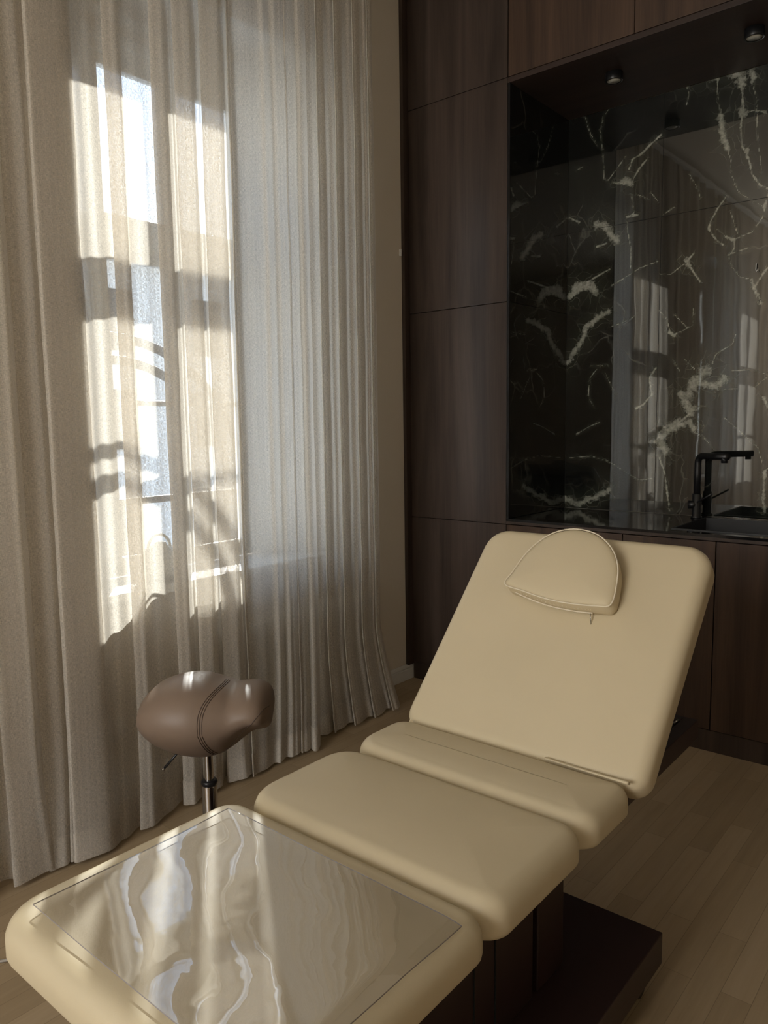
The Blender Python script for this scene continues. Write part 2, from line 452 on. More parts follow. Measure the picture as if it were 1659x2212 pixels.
def bar(bm, y0, y1, z0, z1, x0=-2.86, x1=-2.80): bx(bm, x0, x1, y0, y1, z0, z1, bev=.004)
def make_window(name, W):
    y0, y1 = W['o']; z0, z1 = W['z']; ym = (y0 + y1) / 2
    w = empty(name, (WX0, ym, z0), kind='structure')
    f = bmesh.new(); t = .035
    bar(f, y0, y0 + t, z0, z1); bar(f, y1 - t, y1, z0, z1); bar(f, y0 + t, y1 - t, z0, z0 + t); bar(f, y0 + t, y1 - t, z1 - t, z1)
    bar(f, y0 + t, y1 - t, 2.10, 2.20, -2.875, -2.79)
    obj('frame', f, M_white, w)
    def sash(nm, a, b, c, d):
        s = bmesh.new(); q = .038
        bar(s, a, a + q, c, d, -2.85, -2.81); bar(s, b - q, b, c, d, -2.85, -2.81); bar(s, a + q, b - q, c, c + q, -2.85, -2.81); bar(s, a + q, b - q, d - q, d, -2.85, -2.81)
        o = obj(nm, s, M_white, w)
        obj('pane', box(-2.832, -2.828, a + q, b - q, c + q, d - q), M_glass, o)
        return o
    for a, b in ((y0 + t, ym), (ym, y1 - t)):
        s = sash('casement', a, b, z0 + t, 2.10)
        bm = bmesh.new(); bar(bm, a + .038, b - .038, 1.49, 1.512, -2.845, -2.815); obj('glazing_bar', bm, M_white, s)
        sash('transom_light', a, b, 2.20, z1 - t)
    h = bmesh.new(); tube(h, [(-2.80, ym, 1.45), (-2.765, ym, 1.45), (-2.765, ym, 1.34)], .008, 10); obj('window_handle', h, M_steel, w, True)
    obj('sill', prism([(-2.79, y0), (-2.50, W['i'][0] - .03), (-2.50, W['i'][1] + .03), (-2.79, y1)], 'z', z0 - .03, z0), M_white, w)
    rv = bmesh.new(); e = .004
    for (ya, yb, sg) in ((W['o'][0], W['i'][0], 1), (W['o'][1], W['i'][1], -1)):
        merge(rv, prism([(WX0 + .1, ya), (WX1, yb), (WX1, yb + sg * e * 2), (WX0 + .1 + e, ya + sg * e)], 'z', z0, W['zi']))
    bx(rv, WX0 + .1, WX1, W['o'][0], W['o'][1], W['zi'] - e, W['zi'])
    obj('reveal', rv, M_white, w)
    ap = bmesh.new(); z = W['zi']
    bx(ap, -2.80, -2.775, W['o'][0], W['o'][1], 2.86, 2.90, bev=.004); bx(ap, -2.80, -2.765, W['o'][0], W['o'][1], 2.945, 2.975, bev=.004)
    obj('head_moulding', ap, M_white, w)
    return w
make_window('window_1', W1)
make_window('window_2', W2)

# building across the street, seen through the panes
fac = empty('facade_building', (-20, 30, -6), 'pale rendered building across the street behind the sheer curtain', 'building')
b_ = bmesh.new(); bx(b_, -28, -20, 6, 44, -6, 6.2); obj('wall', b_, M_facade, fac)
b_ = bmesh.new(); bx(b_, -28.4, -19.6, 5.6, 44.4, 6.2, 6.5); obj('cornice', b_, M_facade, fac)
for k in range(11):
    for z in (-2.4, .8, 3.6):
        y = 9 + k * 3.2
        b_ = bmesh.new(); bx(b_, -20.05, -19.95, y - .55, y + .55, z, z + 1.7); obj('facade_window', b_, M_blackp, fac)
solo('street', box(-20, -2.9, -30, 50, -6.2, -6), M_facade, (-10, 10, -6), kind='structure')

# ironwork outside the window: curved bars whose shadows fall on the linen
grl = empty('window_guard', (-3.1, 2.0, .8), 'curved iron window guard outside the window, its two arcs shadowed on the linen', 'window guard')
def arc_pts(yc, zc, r, a0, a1, x, n=24):
    return [(x, yc + r * math.cos(math.radians(a0 + (a1 - a0) * k / n)), zc + r * math.sin(math.radians(a0 + (a1 - a0) * k / n))) for k in range(n + 1)]
for rr in (.62, .72):
    g = bmesh.new(); tube(g, arc_pts(1.86, 1.08, rr, 8, 172, -3.10), .021, 14); obj('arc_bar', g, M_iron, grl, True)
g = bmesh.new(); bx(g, -3.115, -3.085, 1.1, 2.65, 1.055, 1.085); obj('rail', g, M_iron, grl)
for yy in (1.16, 2.56):
    g = bmesh.new(); bx(g, -3.11, -2.89, yy - .01, yy + .01, 1.06, 1.08); obj('bracket', g, M_iron, grl)

# ------------------------------------------------------------------ curtains
def sheer(name, knots, x_line, ztop, label, group, seed, hem_flare=.03, z_bottom=.004, rows=92, bottom_dy=None):
    """knots: (y, depth towards the room) along the cloth; folded back on itself it makes double and triple layers"""
    K = knots
    P = catmull([(y, d, 0) for y, d in K], 7)
    n = len(P)
    L = [0.0]
    for a, b in zip(P[:-1], P[1:]): L.append(L[-1] + (b - a).length)
    rnd = random.Random(seed)
    zs = []
    for j in range(rows + 1):
        t = j / rows
        zs.append(z_bottom + (ztop - z_bottom) * (t ** 1.25))
    bm = bmesh.new(); uvl = bm.loops.layers.uv.new('UVMap')
    grid = []
    for j, z in enumerate(zs):
        row = []
        h = z
        for i in range(n):
            y, d = P[i].x, P[i].y
            y *= abs(x_line) / 2.35
            s = L[i]
            # slow drift of the folds down the drop, and small kinks in the cloth edges
            drift = .010 * mnoise.noise(Vector((s * 1.7, h * .55, seed))) + .004 * mnoise.noise(Vector((s * 7, h * 3.2, seed + 5)))
            tight = .55 + .45 * min(1, (3.2 - h) / 1.6) if h > 1.6 else 1.0
            dd = d * tight + .012 * mnoise.noise(Vector((s * 3.1, h * .5, seed + 9))) * (1.2 - .3 * h)
            low = max(0, 1 - h / .45)
            flare = low ** 1.6 * (hem_flare + .075 * mnoise.noise(Vector((s * 2.6, 0.3, seed + 3))))
            dyl = low ** 1.5 * .055 * mnoise.noise(Vector((s * 3.3, 1.7, seed + 4)))
            if bottom_dy: dyl += low ** 1.4 * bottom_dy(y)
            zz = h + (low ** 3) * (.012 + .012 * mnoise.noise(Vector((s * 5, 4.4, seed))))
            y = (y + drift) * (1 + (dd + flare) / x_line)
            row.append(bm.verts.new((x_line + dd + flare, y + dyl, max(zz, .003))))
        grid.append(row)
    for j in range(rows):
        for i in range(n - 1):
            f = bm.faces.new((grid[j][i], grid[j][i + 1], grid[j + 1][i + 1], grid[j + 1][i]))
            for lp, (ii, jj) in zip(f.loops, ((i, j), (i + 1, j), (i + 1, j + 1), (i, j + 1))):
                lp[uvl].uv = (L[ii], zs[jj])
    # hem band, doubled cloth just behind
    hb = bmesh.new(); huv = hb.loops.layers.uv.new('UVMap')
    hj = [j for j in range(rows + 1) if zs[j] < .118]
    hg = [[hb.verts.new(grid[j][i].co + Vector((-.0025, -.0005, 0))) for i in range(n)] for j in hj]
    for a in range(len(hj) - 1):
        for i in range(n - 1):
            f = hb.faces.new((hg[a][i], hg[a][i + 1], hg[a + 1][i + 1], hg[a + 1][i]))
            for lp, (ii, jj) in zip(f.loops, ((i, hj[a]), (i + 1, hj[a]), (i + 1, hj[a + 1]), (i, hj[a + 1]))):
                lp[huv].uv = (L[ii], zs[jj] + .37)
    root = empty(name, (x_line, sum(p.x for p in P) / n, 0), label, 'curtain', group)
    obj('cloth', bm, M_linen, root, True)
    obj('hem', hb, M_hem, root, True)
    return root

def fold(a, b, f=.052):
    """one Z pleat covering y a..b: three layers"""
    e = min(.012, (b - a) * .2)
    return [(a + .2 * (b - a), 0), (b - e, .002), (b, .010), (b - e, .020), (a + .45 * (b - a), .024), (a + e, .027), (a, .034), (a + e, .042), (a + .45 * (b - a), f * .9), (b - e, f)]
def flat(a, b, d0=.04, d1=.0):
    w = b - a
    return [(a + w * .15, d0 * .8 + d1 * .2), (a + w * .5, (d0 + d1) / 2 + .006), (a + w * .85, d1 + .001)]
def waves(a, b, lam, amp, seed):
    r = random.Random(seed); out = []; y = a; s = 1
    while y < b:
        out.append((y, .024 + s * amp * r.uniform(.6, 1.15))); s = -s
        y += lam * r.uniform(.55, 1.45) * .5
    return out

kA = waves(.12, .95, .24, .045, 3)
kA += fold(.97, 1.06, .05) + [(1.075, .055), (1.085, .03)] + fold(1.09, 1.175, .045) + [(1.18, .03)] + fold(1.185, 1.325, .04) + [(1.325, .045), (1.20, .050), (1.19, .058), (1.21, .064), (1.315, .068)]
kA += flat(1.344, 1.440) + fold(1.442, 1.505) + flat(1.508, 1.612) + fold(1.615, 1.680) + flat(1.683, 1.705) + fold(1.706, 1.79)
kA += flat(1.793, 1.822) + fold(1.824, 1.92) + flat(1.921, 1.945, .04, .01) + fold(1.946, 1.968, .03) + flat(1.97, 2.115, .03, .01)
kA += [(2.125, .03), (2.15, .008), (2.17, .022), (2.185, .03)] + flat(2.192, 2.235, .03, .01) + [(2.237, .022)] + flat(2.24, 2.297, .02, .0) + [(2.31, .026), (2.33, .03), (2.34, .02), (2.352, .0)]
kB = [(2.34, -.01), (2.352, .0), (2.38, .014)] + fold(2.405, 2.430, .03) + [(2.45, .03), (2.475, .012), (2.50, .02)] + fold(2.515, 2.540, .035) + [(2.565, .026), (2.59, .008), (2.62, .018)] + fold(2.636, 2.664, .035) + [(2.685, .026), (2.705, .008), (2.725, .02)] + fold(2.735, 2.757, .035) + [(2.765, .03), (2.772, .0)]
sheer('curtain', kA, -2.375, 3.50, 'wide floor length sheer linen curtain hanging behind the saddle stool', 'sheer linen curtains', 11, .045)
sheer('curtain', kB, -2.385, 3.50, 'narrow gathered sheer linen curtain nearest the dark cabinets', 'sheer linen curtains', 23, .05, bottom_dy=lambda y: (y - 2.45) * .45 if y > 2.45 else (y - 2.45) * .2)
kC = waves(-2.35, -1.66, .17, .038, 8)
kC += fold(-1.62, -1.55) + [(-1.50, .03), (-1.35, .012), (-1.20, .022), (-1.05, .008), (-.92, .018), (-.82, .03)] + fold(-.79, -.72) + flat(-.71, -.60) + fold(-.59, -.50, .045) + waves(-.42, .0, .15, .036, 9)
sheer('curtain', kC, -2.375, 3.50, 'sheer linen curtain over the further window, mirrored in the marble behind the tap', 'sheer linen curtains', 31, .03)

rail = bmesh.new(); bx(rail, -2.40, -2.33, -2.6, 3.0, 3.505, 3.53)
solo('curtain_rail', rail, M_white, (-2.36, 0, 3.5), label='white curtain rail carrying the sheer linen curtains near the ceiling', category='curtain rail')

# ------------------------------------------------------------------ radiator, jug, outlet behind the cloth
rad = empty('radiator', (-2.48, 2.30, 0), 'white column radiator under the window behind the curtain', 'radiator')
for k in range(20):
    y = 1.84 + k * .050
    s = bmesh.new()
    prof = [(-2.535, .13), (-2.535, .555), (-2.525, .575), (-2.505, .582), (-2.475, .584), (-2.440, .582), (-2.425, .575), (-2.418, .555), (-2.418, .13), (-2.425, .11), (-2.525, .11)]
    t_ = prism(prof, 'y', y - .015, y + .015)
    bmesh.ops.bevel(t_, geom=t_.edges[:], offset=.004, segments=1, affect='EDGES')
    merge(s, t_)
    bx(s, -2.495, -2.455, y - .025, y + .025, .16, .19); bx(s, -2.495, -2.455, y - .025, y + .025, .50, .53)
    obj('radiator_section', s, M_rad, rad)
for yy in (1.9, 2.74):
    s = bmesh.new(); bx(s, -2.52, -2.44, yy - .012, yy + .012, 0, .12); obj('foot', s, M_rad, rad)
s = bmesh.new(); tube(s, [(-2.475, 1.815, .515), (-2.475, 1.775, .515), (-2.475, 1.755, .515)], .012, 12); tube(s, [(-2.475, 1.775, .515), (-2.52, 1.775, .515), (-2.555, 1.775, .515)], .010, 10)
obj('valve', s, M_steel, rad, True)
s = bmesh.new(); tube(s, [(-2.475, 1.765, .520), (-2.470, 1.750, .540), (-2.462, 1.735, .580), (-2.458, 1.73, .60)], [.016, .022, .026, .020], 16)
obj('valve_knob', s, M_rad, rad, True)

jug = empty('jug', (-2.62, 1.74, .80), 'round bodied pale jug with loop handle on the window sill, in silhouette', 'jug')
s = bmesh.new(); lathe(s, [(0, 0), (.045, 0), (.075, .02), (.088, .055), (.080, .095), (.052, .125), (.030, .138), (.026, .150), (.020, .148), (0, .12)], (-2.62, 1.74, .80)); obj('body', s, M_jug, jug, True)
s = bmesh.new(); tube(s, [(-2.62, 1.74 + .05 * math.cos(a), .925 + .055 * math.sin(a)) for a in [math.pi * k / 16 for k in range(17)]], .006, 10); obj('handle', s, M_jug, jug, True)

s = bmesh.new()
bx(s, XW, XW + .010, 1.44, 1.52, .24, .32, bev=.004)
out_ = solo('wall_outlet', s, M_white, (XW, 1.48, .24), label='white wall socket low on the plaster seen through the sheer curtain', category='wall socket')
s = bmesh.new(); tube(s, [(XW + .006, 1.48, .28), (XW + .012, 1.48, .28)], .024, 24); obj('socket_ring', s, M_white, None)
bpy.data.objects['socket_ring'].parent = out_; bpy.data.objects['socket_ring'].location = (-XW, -1.48, -.24)
s = bmesh.new(); bx(s, XW, XW + .012, 3.214, 3.222, 2.265, 2.30, bev=.002)
solo('wall_hook', s, M_white, (XW, 3.218, 2.265), label='tiny pale hook at the plaster edge beside the tall dark cabinet', category='hook')

# ------------------------------------------------------------------ cabinets
YC = 3.27
def door_box(x0, x1, z0, z1, th=.02, g=.0016):
    return box(x0 + g, x1 - g, YC, YC + th, z0 + g, z1 - g, bev=.0007)
tall = empty('tall_cabinet', (-2.245, 3.57, 0), 'tall dark walnut cabinet in the corner left of the marble niche', 'cabinet')
s = bmesh.new(); bx(s, -2.538, -1.952, YC + .0225, 3.895, .092, 3.60); obj('body', s, M_gap, tall)
for i, (a, b) in enumerate(((.094, .902), (.902, 1.974), (1.974, 2.988), (2.988, 3.60))):
    obj('door', door_box(-2.538, -1.950, a, b), M_walnut, tall)
obj('filler_strip', box(-2.559, -2.5385, 3.232, 3.30, .082, 3.60), M_walnut, tall)
obj('plinth', box(-2.538, -1.95, YC + .006, 3.30, 0, .092), M_walnut, tall)
for x0, x1, lab in ((-1.948, -1.350, 'wall cabinet of dark walnut above the left of the niche, two spotlights below its right'), (-1.350, -.75, 'wall cabinet of dark walnut above the niche at the top right corner')):
    c = empty('wall_cabinet', ((x0 + x1) / 2, 3.6, 2.99), lab, 'cabinet', 'walnut cabinets above the niche')
    s = bmesh.new(); bx(s, x0 + .001, x1 - .001, YC + .0225, 3.895, 2.992, 3.60); obj('body', s, M_gap, c)
    obj('door', door_box(x0, x1, 2.988, 3.60), M_walnut_b, c)
c = empty('wall_cabinet', (.5, 3.6, 2.99), 'wall cabinet of dark walnut continuing right beyond the spotlights', 'cabinet', 'walnut cabinets above the niche')
s = bmesh.new(); bx(s, -.749, 1.95, YC + .0225, 3.895, 2.992, 3.60); obj('body', s, M_gap, c)
obj('door', door_box(-.75, .6, 2.988, 3.60), M_walnut_b, c); obj('door', door_box(.6, 1.95, 2.988, 3.60), M_walnut_b, c)
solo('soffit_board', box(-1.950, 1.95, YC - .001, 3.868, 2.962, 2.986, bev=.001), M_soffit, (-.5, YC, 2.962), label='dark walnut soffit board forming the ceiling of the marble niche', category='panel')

labs = ['dark walnut base cabinet hidden mostly behind the reclined backrest', 'narrow dark walnut base cabinet just left of the long vertical door gap', 'dark walnut base cabinet right of the long vertical door gap under the sink']
for (x0, x1), lab in zip(((-1.950, -1.355), (-1.355, -.957), (-.957, -.36)), labs):
    c = empty('base_cabinet', ((x0 + x1) / 2, 3.57, 0), lab, 'cabinet', 'base cabinets under the worktop')
    s = bmesh.new()
    bx(s, x0 + .001, x1 - .001, YC + .0225, 3.868, .092, .64)
    obj('body', s, M_gap, c)
    obj('door', door_box(x0, x1, .094, .902, g=.0022), M_walnut_b, c)
    obj('plinth', box(x0, x1, YC + .006, 3.30, 0, .092), M_walnut, c)
c = empty('base_cabinet', (.8, 3.57, 0), 'dark walnut base cabinet at the far right end of the row', 'cabinet', 'base cabinets under the worktop')
s = bmesh.new(); bx(s, -.359, 1.95, YC + .0225, 3.868, .092, .88); obj('body', s, M_gap, c)
for x0, x1 in ((-.36, .24), (.24, .84), (.84, 1.40), (1.40, 1.95)): obj('door', door_box(x0, x1, .094, .902, g=.0022), M_walnut_b, c)
obj('plinth', box(-.36, 1.95, YC + .006, 3.30, 0, .092), M_walnut, c)

# worktop with a cut-out for the sink
wt_ = empty('worktop', (-.5, YC, .905), 'long black stone worktop with walnut front edge in the niche', 'worktop')
s = bmesh.new()
SX0, SX1, SY0, SY1 = -1.17, -.42, 3.345, 3.80
bx(s, -1.949, SX0, YC - .002, 3.868, .918, .930); bx(s, SX1, 1.95, YC - .002, 3.868, .918, .930)
bx(s, SX0, SX1, YC - .002, SY0, .918, .930); bx(s, SX0, SX1, SY1, 3.868, .918, .930)
obj('slab', s, M_stone, wt_)
obj('front_edge', box(-1.949, 1.95, YC - .001, YC + .02, .9045, .9178), M_walnut, wt_)
sk = empty('sink', (-.8, 3.57, .72), 'black composite sink sunk into the worktop at the right edge', 'sink')
s = bmesh.new(); e = .012
bx(s, SX0 + .001, SX1 - .001, SY0 + .001, SY1 - .001, .72, .732)
bx(s, SX0 + .001, SX0 + e, SY0 + .001, SY1 - .001, .732, .934); bx(s, SX1 - e, SX1 - .001, SY0 + .001, SY1 - .001, .732, .934)
bx(s, SX0 + e, SX1 - e, SY0 + .001, SY0 + e, .732, .934); bx(s, SX0 + e, SX1 - e, SY1 - e, SY1 - .001, .732, .934)
obj('basin', s, M_sink, sk)
s = bmesh.new(); lathe(s, [(0, .004), (.045, .004), (.05, 0)], (-.8, 3.57, .732)); obj('drain', s, M_steel, sk, True)

# tap
tap = empty('kitchen_tap', (-1.205, 3.79, .93), 'matt black L-shaped kitchen tap standing at the left of the sink', 'tap')
s = bmesh.new(); lathe(s, [(0, 0), (.026, 0), (.026, .006), (.021, .010), (.021, .115), (.018, .118), (0, .118)], (-1.205, 3.79, .93), 32); obj('body', s, M_black, tap, True)
s = bmesh.new()
sp = [(-1.205, 3.79, 1.03), (-1.205, 3.79, 1.15), (-1.205, 3.79, 1.195)]
sp += [(-1.205 + .035 * (1 - math.cos(a)) * .80, 3.79 - .035 * (1 - math.cos(a)) * .60, 1.195 + .035 * math.sin(a)) for a in [math.pi / 2 * k / 6 for k in range(1, 7)]]
sp += [(-1.12, 3.726, 1.230), (-1.035, 3.663, 1.232)]
tube(s, sp, .0155, 20); obj('spout', s, M_black, tap, True)
s = bmesh.new(); tube(s, [(-1.052, 3.675, 1.232), (-1.052, 3.675, 1.203)], .014, 18); obj('nozzle', s, M_black, tap, True)
s = bmesh.new(); tube(s, [(-1.205, 3.79, .995), (-1.238, 3.772, .995)], .019, 20); obj('valve_knob', s, M_black, tap, True)
s = bmesh.new(); tube(s, [(-1.20, 3.775, 1.005), (-1.12, 3.74, 1.055)], .0045, 10); obj('lever', s, M_black, tap, True)

# marble cladding of the niche
VEINS = [
   (0.0026, [(-1.195, 2.958), (-1.197, 2.902), (-1.179, 2.813), (-1.173, 2.719), (-1.149, 2.642), (-1.126, 2.588), (-1.127, 2.531), (-1.093, 2.445), (-1.071, 2.42), (-1.0, 2.367), (-0.973, 2.345), (-0.981, 2.304), (-1.023, 2.248), (-1.092, 2.23), (-1.135, 2.244), (-1.18, 2.288)]),
   (0.0149, [(-1.179, 2.792), (-1.169, 2.711), (-1.141, 2.634)]),
   (0.0022, [(-1.334, 2.961), (-1.325, 2.923), (-1.335, 2.882)]),
   (0.0161, [(-1.356, 2.975), (-1.268, 2.979), (-1.195, 2.965)]),
   (0.0049, [(-1.139, 2.977), (-1.096, 2.93), (-1.081, 2.802), (-1.089, 2.72), (-1.079, 2.633), (-1.049, 2.571), (-1.033, 2.504), (-0.997, 2.447), (-0.963, 2.427)]),
   (0.023, [(-1.132, 2.968), (-1.104, 2.946), (-1.089, 2.908)]),
   (0.0172, [(-1.091, 2.797), (-1.077, 2.773)]),
   (0.0085, [(-1.057, 2.614), (-1.056, 2.579)]),
   (0.0026, [(-1.05, 2.979), (-1.048, 2.903), (-1.024, 2.821), (-1.022, 2.759), (-1.015, 2.66), (-1.001, 2.56), (-0.991, 2.488)]),
   (0.0149, [(-1.05, 2.972), (-1.044, 2.909)]),
   (0.0057, [(-1.057, 2.781), (-1.016, 2.771), (-0.982, 2.755)]),
   (0.0057, [(-1.451, 2.775), (-1.505, 2.739), (-1.553, 2.705), (-1.593, 2.691), (-1.609, 2.648)]),
   (0.0057, [(-1.52, 2.675), (-1.559, 2.637), (-1.591, 2.59), (-1.624, 2.581), (-1.692, 2.599)]),
   (0.0207, [(-1.633, 2.599), (-1.599, 2.584)]),
   (0.0018, [(-1.595, 2.568), (-1.593, 2.505), (-1.579, 2.433), (-1.616, 2.416), (-1.611, 2.352), (-1.592, 2.263), (-1.59, 2.16)]),
   (0.0064, [(-1.616, 2.42), (-1.562, 2.418)]),
   (0.0013, [(-1.708, 2.976), (-1.75, 2.929), (-1.766, 2.871), (-1.746, 2.725), (-1.74, 2.629), (-1.718, 2.616), (-1.676, 2.662), (-1.627, 2.714)]),
   (0.0022, [(-1.847, 2.953), (-1.819, 2.867), (-1.782, 2.804)]),
   (0.0049, [(-1.141, 2.426), (-1.176, 2.382), (-1.203, 2.336), (-1.217, 2.294), (-1.178, 2.236), (-1.148, 2.21)]),
   (0.0085, [(-1.135, 2.244), (-1.099, 2.224)]),
   (0.0018, [(-1.121, 2.358), (-1.086, 2.251)]),
   (0.0022, [(-1.099, 2.231), (-1.098, 2.187), (-1.121, 2.155), (-1.109, 2.109), (-1.065, 2.052), (-1.022, 2.039), (-0.999, 1.972), (-0.983, 1.919)]),
   (0.0018, [(-1.041, 2.179), (-1.125, 2.162)]),
   (0.0049, [(-1.28, 2.193), (-1.31, 2.16), (-1.278, 2.102), (-1.246, 2.053)]),
   (0.0149, [(-1.317, 2.161), (-1.302, 2.143)]),
   (0.0013, [(-1.31, 2.16), (-1.386, 2.109), (-1.441, 2.116)]),
   (0.023, [(-1.775, 2.412), (-1.731, 2.396), (-1.704, 2.352), (-1.669, 2.314)]),
   (0.0057, [(-1.773, 2.298), (-1.721, 2.306)]),
   (0.0057, [(-1.93, 2.471), (-1.874, 2.437)]),
   (0.023, [(-1.915, 2.07), (-1.879, 2.116), (-1.805, 2.099), (-1.778, 2.071)]),
   (0.0049, [(-1.824, 2.126), (-1.735, 2.163), (-1.701, 2.175)]),
   (0.0013, [(-1.451, 2.18), (-1.54, 2.161), (-1.631, 2.117), (-1.69, 2.093)]),
   (0.0013, [(-1.314, 2.563), (-1.275, 2.496), (-1.258, 2.441)]),
   (0.0013, [(-1.581, 2.526), (-1.507, 2.485)]),
   (0.0013, [(-1.5, 2.518), (-1.458, 2.464)]),
   (0.0022, [(-1.441, 2.393), (-1.379, 2.423)]),
   (0.0071, [(-0.962, 2.399), (-0.973, 2.345)]),
   (0.0057, [(-1.007, 1.994), (-0.962, 2.067), (-0.95, 2.08)]),
   (0.0026, [(-1.897, 2.701), (-1.856, 2.713)]),
   (0.0169, [(-1.905, 2.071), (-1.857, 2.1), (-1.8, 2.119)]),
   (0.0169, [(-1.825, 1.895), (-1.843, 1.835), (-1.881, 1.785), (-1.93, 1.716)]),
   (0.0169, [(-1.815, 1.895), (-1.76, 1.942), (-1.704, 1.962)]),
   (0.0019, [(-1.693, 1.884), (-1.63, 1.899), (-1.568, 1.923)]),
   (0.0014, [(-1.793, 1.69), (-1.699, 1.689)]),
   (0.0014, [(-1.717, 1.651), (-1.688, 1.597), (-1.659, 1.535)]),
   (0.0059, [(-1.449, 1.662), (-1.482, 1.613), (-1.467, 1.528), (-1.514, 1.478), (-1.549, 1.462)]),
   (0.0266, [(-1.202, 1.64), (-1.256, 1.594), (-1.279, 1.529), (-1.319, 1.523), (-1.268, 1.439)]),
   (0.0217, [(-1.256, 1.586), (-1.16, 1.557), (-1.123, 1.595)]),
   (0.0266, [(-1.332, 1.382), (-1.389, 1.349), (-1.422, 1.289), (-1.387, 1.247)]),
   (0.0059, [(-1.268, 1.439), (-1.332, 1.382)]),
   (0.0193, [(-1.34, 1.373), (-1.274, 1.389), (-1.257, 1.356)]),
   (0.0028, [(-1.186, 1.639), (-1.165, 1.709), (-1.09, 1.751), (-1.077, 1.797)]),
   (0.0023, [(-1.257, 1.348), (-1.199, 1.306), (-1.158, 1.258)]),
   (0.0059, [(-1.42, 1.212), (-1.392, 1.136), (-1.362, 0.948)]),
   (0.0023, [(-1.308, 1.694), (-1.258, 1.643)]),
   (0.0014, [(-1.366, 1.698), (-1.331, 1.638)]),
   (0.0028, [(-1.443, 1.944), (-1.404, 1.899), (-1.377, 1.814), (-1.32, 1.834), (-1.272, 1.854), (-1.275, 1.934)]),
   (0.0089, [(-1.386, 1.831), (-1.36, 1.809)]),
   (0.0014, [(-1.38, 1.929), (-1.304, 1.849), (-1.28, 1.846)]),
   (0.0181, [(-1.93, 0.98), (-1.859, 0.955), (-1.762, 0.997), (-1.686, 1.037)]),
   (0.0028, [(-1.913, 1.204), (-1.785, 1.215), (-1.689, 1.19), (-1.586, 1.13), (-1.522, 1.097), (-1.452, 1.108)]),
   (0.0019, [(-1.875, 1.333), (-1.788, 1.378), (-1.74, 1.395)]),
   (0.0019, [(-1.764, 1.671), (-1.801, 1.629), (-1.809, 1.531), (-1.77, 1.467)]),
   (0.0023, [(-1.093, 1.626), (-1.004, 1.628), (-0.931, 1.601)]),
   (0.0028, [(-0.993, 1.542), (-0.931, 1.594)]),
   (0.0023, [(-1.121, 1.544), (-1.06, 1.541)]),
   (0.0089, [(-0.948, 1.502), (-0.925, 1.455)]),
   (0.0028, [(-1.117, 1.411), (-1.046, 1.346), (-0.961, 1.267), (-0.928, 1.157), (-0.914, 1.174)]),
   (0.0089, [(-0.928, 1.157), (-0.93, 1.03), (-0.92, 0.967)]),
   (0.0074, [(-1.019, 2.037), (-0.971, 1.925)]),
]

def vein_grid(x0, x1, z0, z1, step, y):
    nx = int((x1 - x0) / step) + 1; nz = int((z1 - z0) / step) + 1
    X = np.linspace(x0, x1, nx); Z = np.linspace(z0, z1, nz)
    gx, gz = np.meshgrid(X, Z)
    best = np.full(gx.shape, 12.0)
    for w, pts in VEINS:
        for (ax, az), (cx, cz) in zip(pts[:-1], pts[1:]):
            dx, dz = cx - ax, cz - az; l2 = dx * dx + dz * dz + 1e-9
            t = np.clip(((gx - ax) * dx + (gz - az) * dz) / l2, 0, 1)
            d = np.hypot(gx - ax - t * dx, gz - az - t * dz) / max(w, .0028)
            best = np.minimum(best, d)
    me = bpy.data.meshes.new('cladding_back')
    verts = np.stack([gx.ravel(), np.full(gx.size, y), gz.ravel()], 1)
    idx = np.arange(nx * nz).reshape(nz, nx)
    f = np.stack([idx[:-1, :-1].ravel(), idx[:-1, 1:].ravel(), idx[1:, 1:].ravel(), idx[1:, :-1].ravel()], 1)
    me.from_pydata(verts.tolist(), [], f.tolist())
    at = me.attributes.new('vein', 'FLOAT', 'POINT'); at.data.foreach_set('value', best.ravel().astype(np.float32))
    me.materials.append(M_marble)
    return me
cl = empty('marble_splashback', (-.5, 3.87, .93), 'polished dark green marble splashback with white veins lining the niche', 'splashback')
def add_mesh(name, me, parent):
    off = -wloc(parent)
    me.transform(Matrix.Translation(off))
    o = bpy.data.objects.new(name, me); COL.objects.link(o); o.parent = parent; return o
TILES = [(-1.937, -1.4415, .9315, 2.388), (-1.4390, -.70, .9315, 2.388), (-1.937, -1.4415, 2.3905, 2.961), (-1.4390, -.70, 2.3905, 2.961)]
for (a, b, c0, c1) in TILES:
    add_mesh('tile', vein_grid(a, b, c0, c1, .0065, 3.870), cl)
for (a, b) in ((-.6975, .045), (.0475, .79), (.7925, 1.535), (1.5375, 1.95)):
    for c0, c1 in ((.9315, 2.388), (2.3905, 2.961)):
        obj('tile', box(a, b, 3.870, 3.880, c0, c1), M_marble_p, cl)
obj('backing', box(-1.95, 1.95, 3.8705, 3.899, .9315, 2.961), M_gap, cl)
for c0, c1 in ((.9315, 1.972), (1.9745, 2.961)):
    obj('side_tile', box(-1.9475, -1.938, YC + .012, 3.869, c0, c1, bev=.0006), M_marble_p, cl)
obj('side_edge', box(-1.9485, -1.937, YC, YC + .0115, .9315, 2.961), M_stone, cl)
s = bmesh.new(); tube(s, [(-.998, 3.868, 2.105), (-.998, 3.862, 2.10), (-.998, 3.860, 2.075), (-.994, 3.856, 2.068), (-.989, 3.854, 2.072), (-.988, 3.854, 2.078)], .0022, 8)
solo('tile_hook', s, M_white, (-.998, 3.868, 2.07), smooth=True, label='tiny white hook stuck high on the marble near the right edge', category='hook')

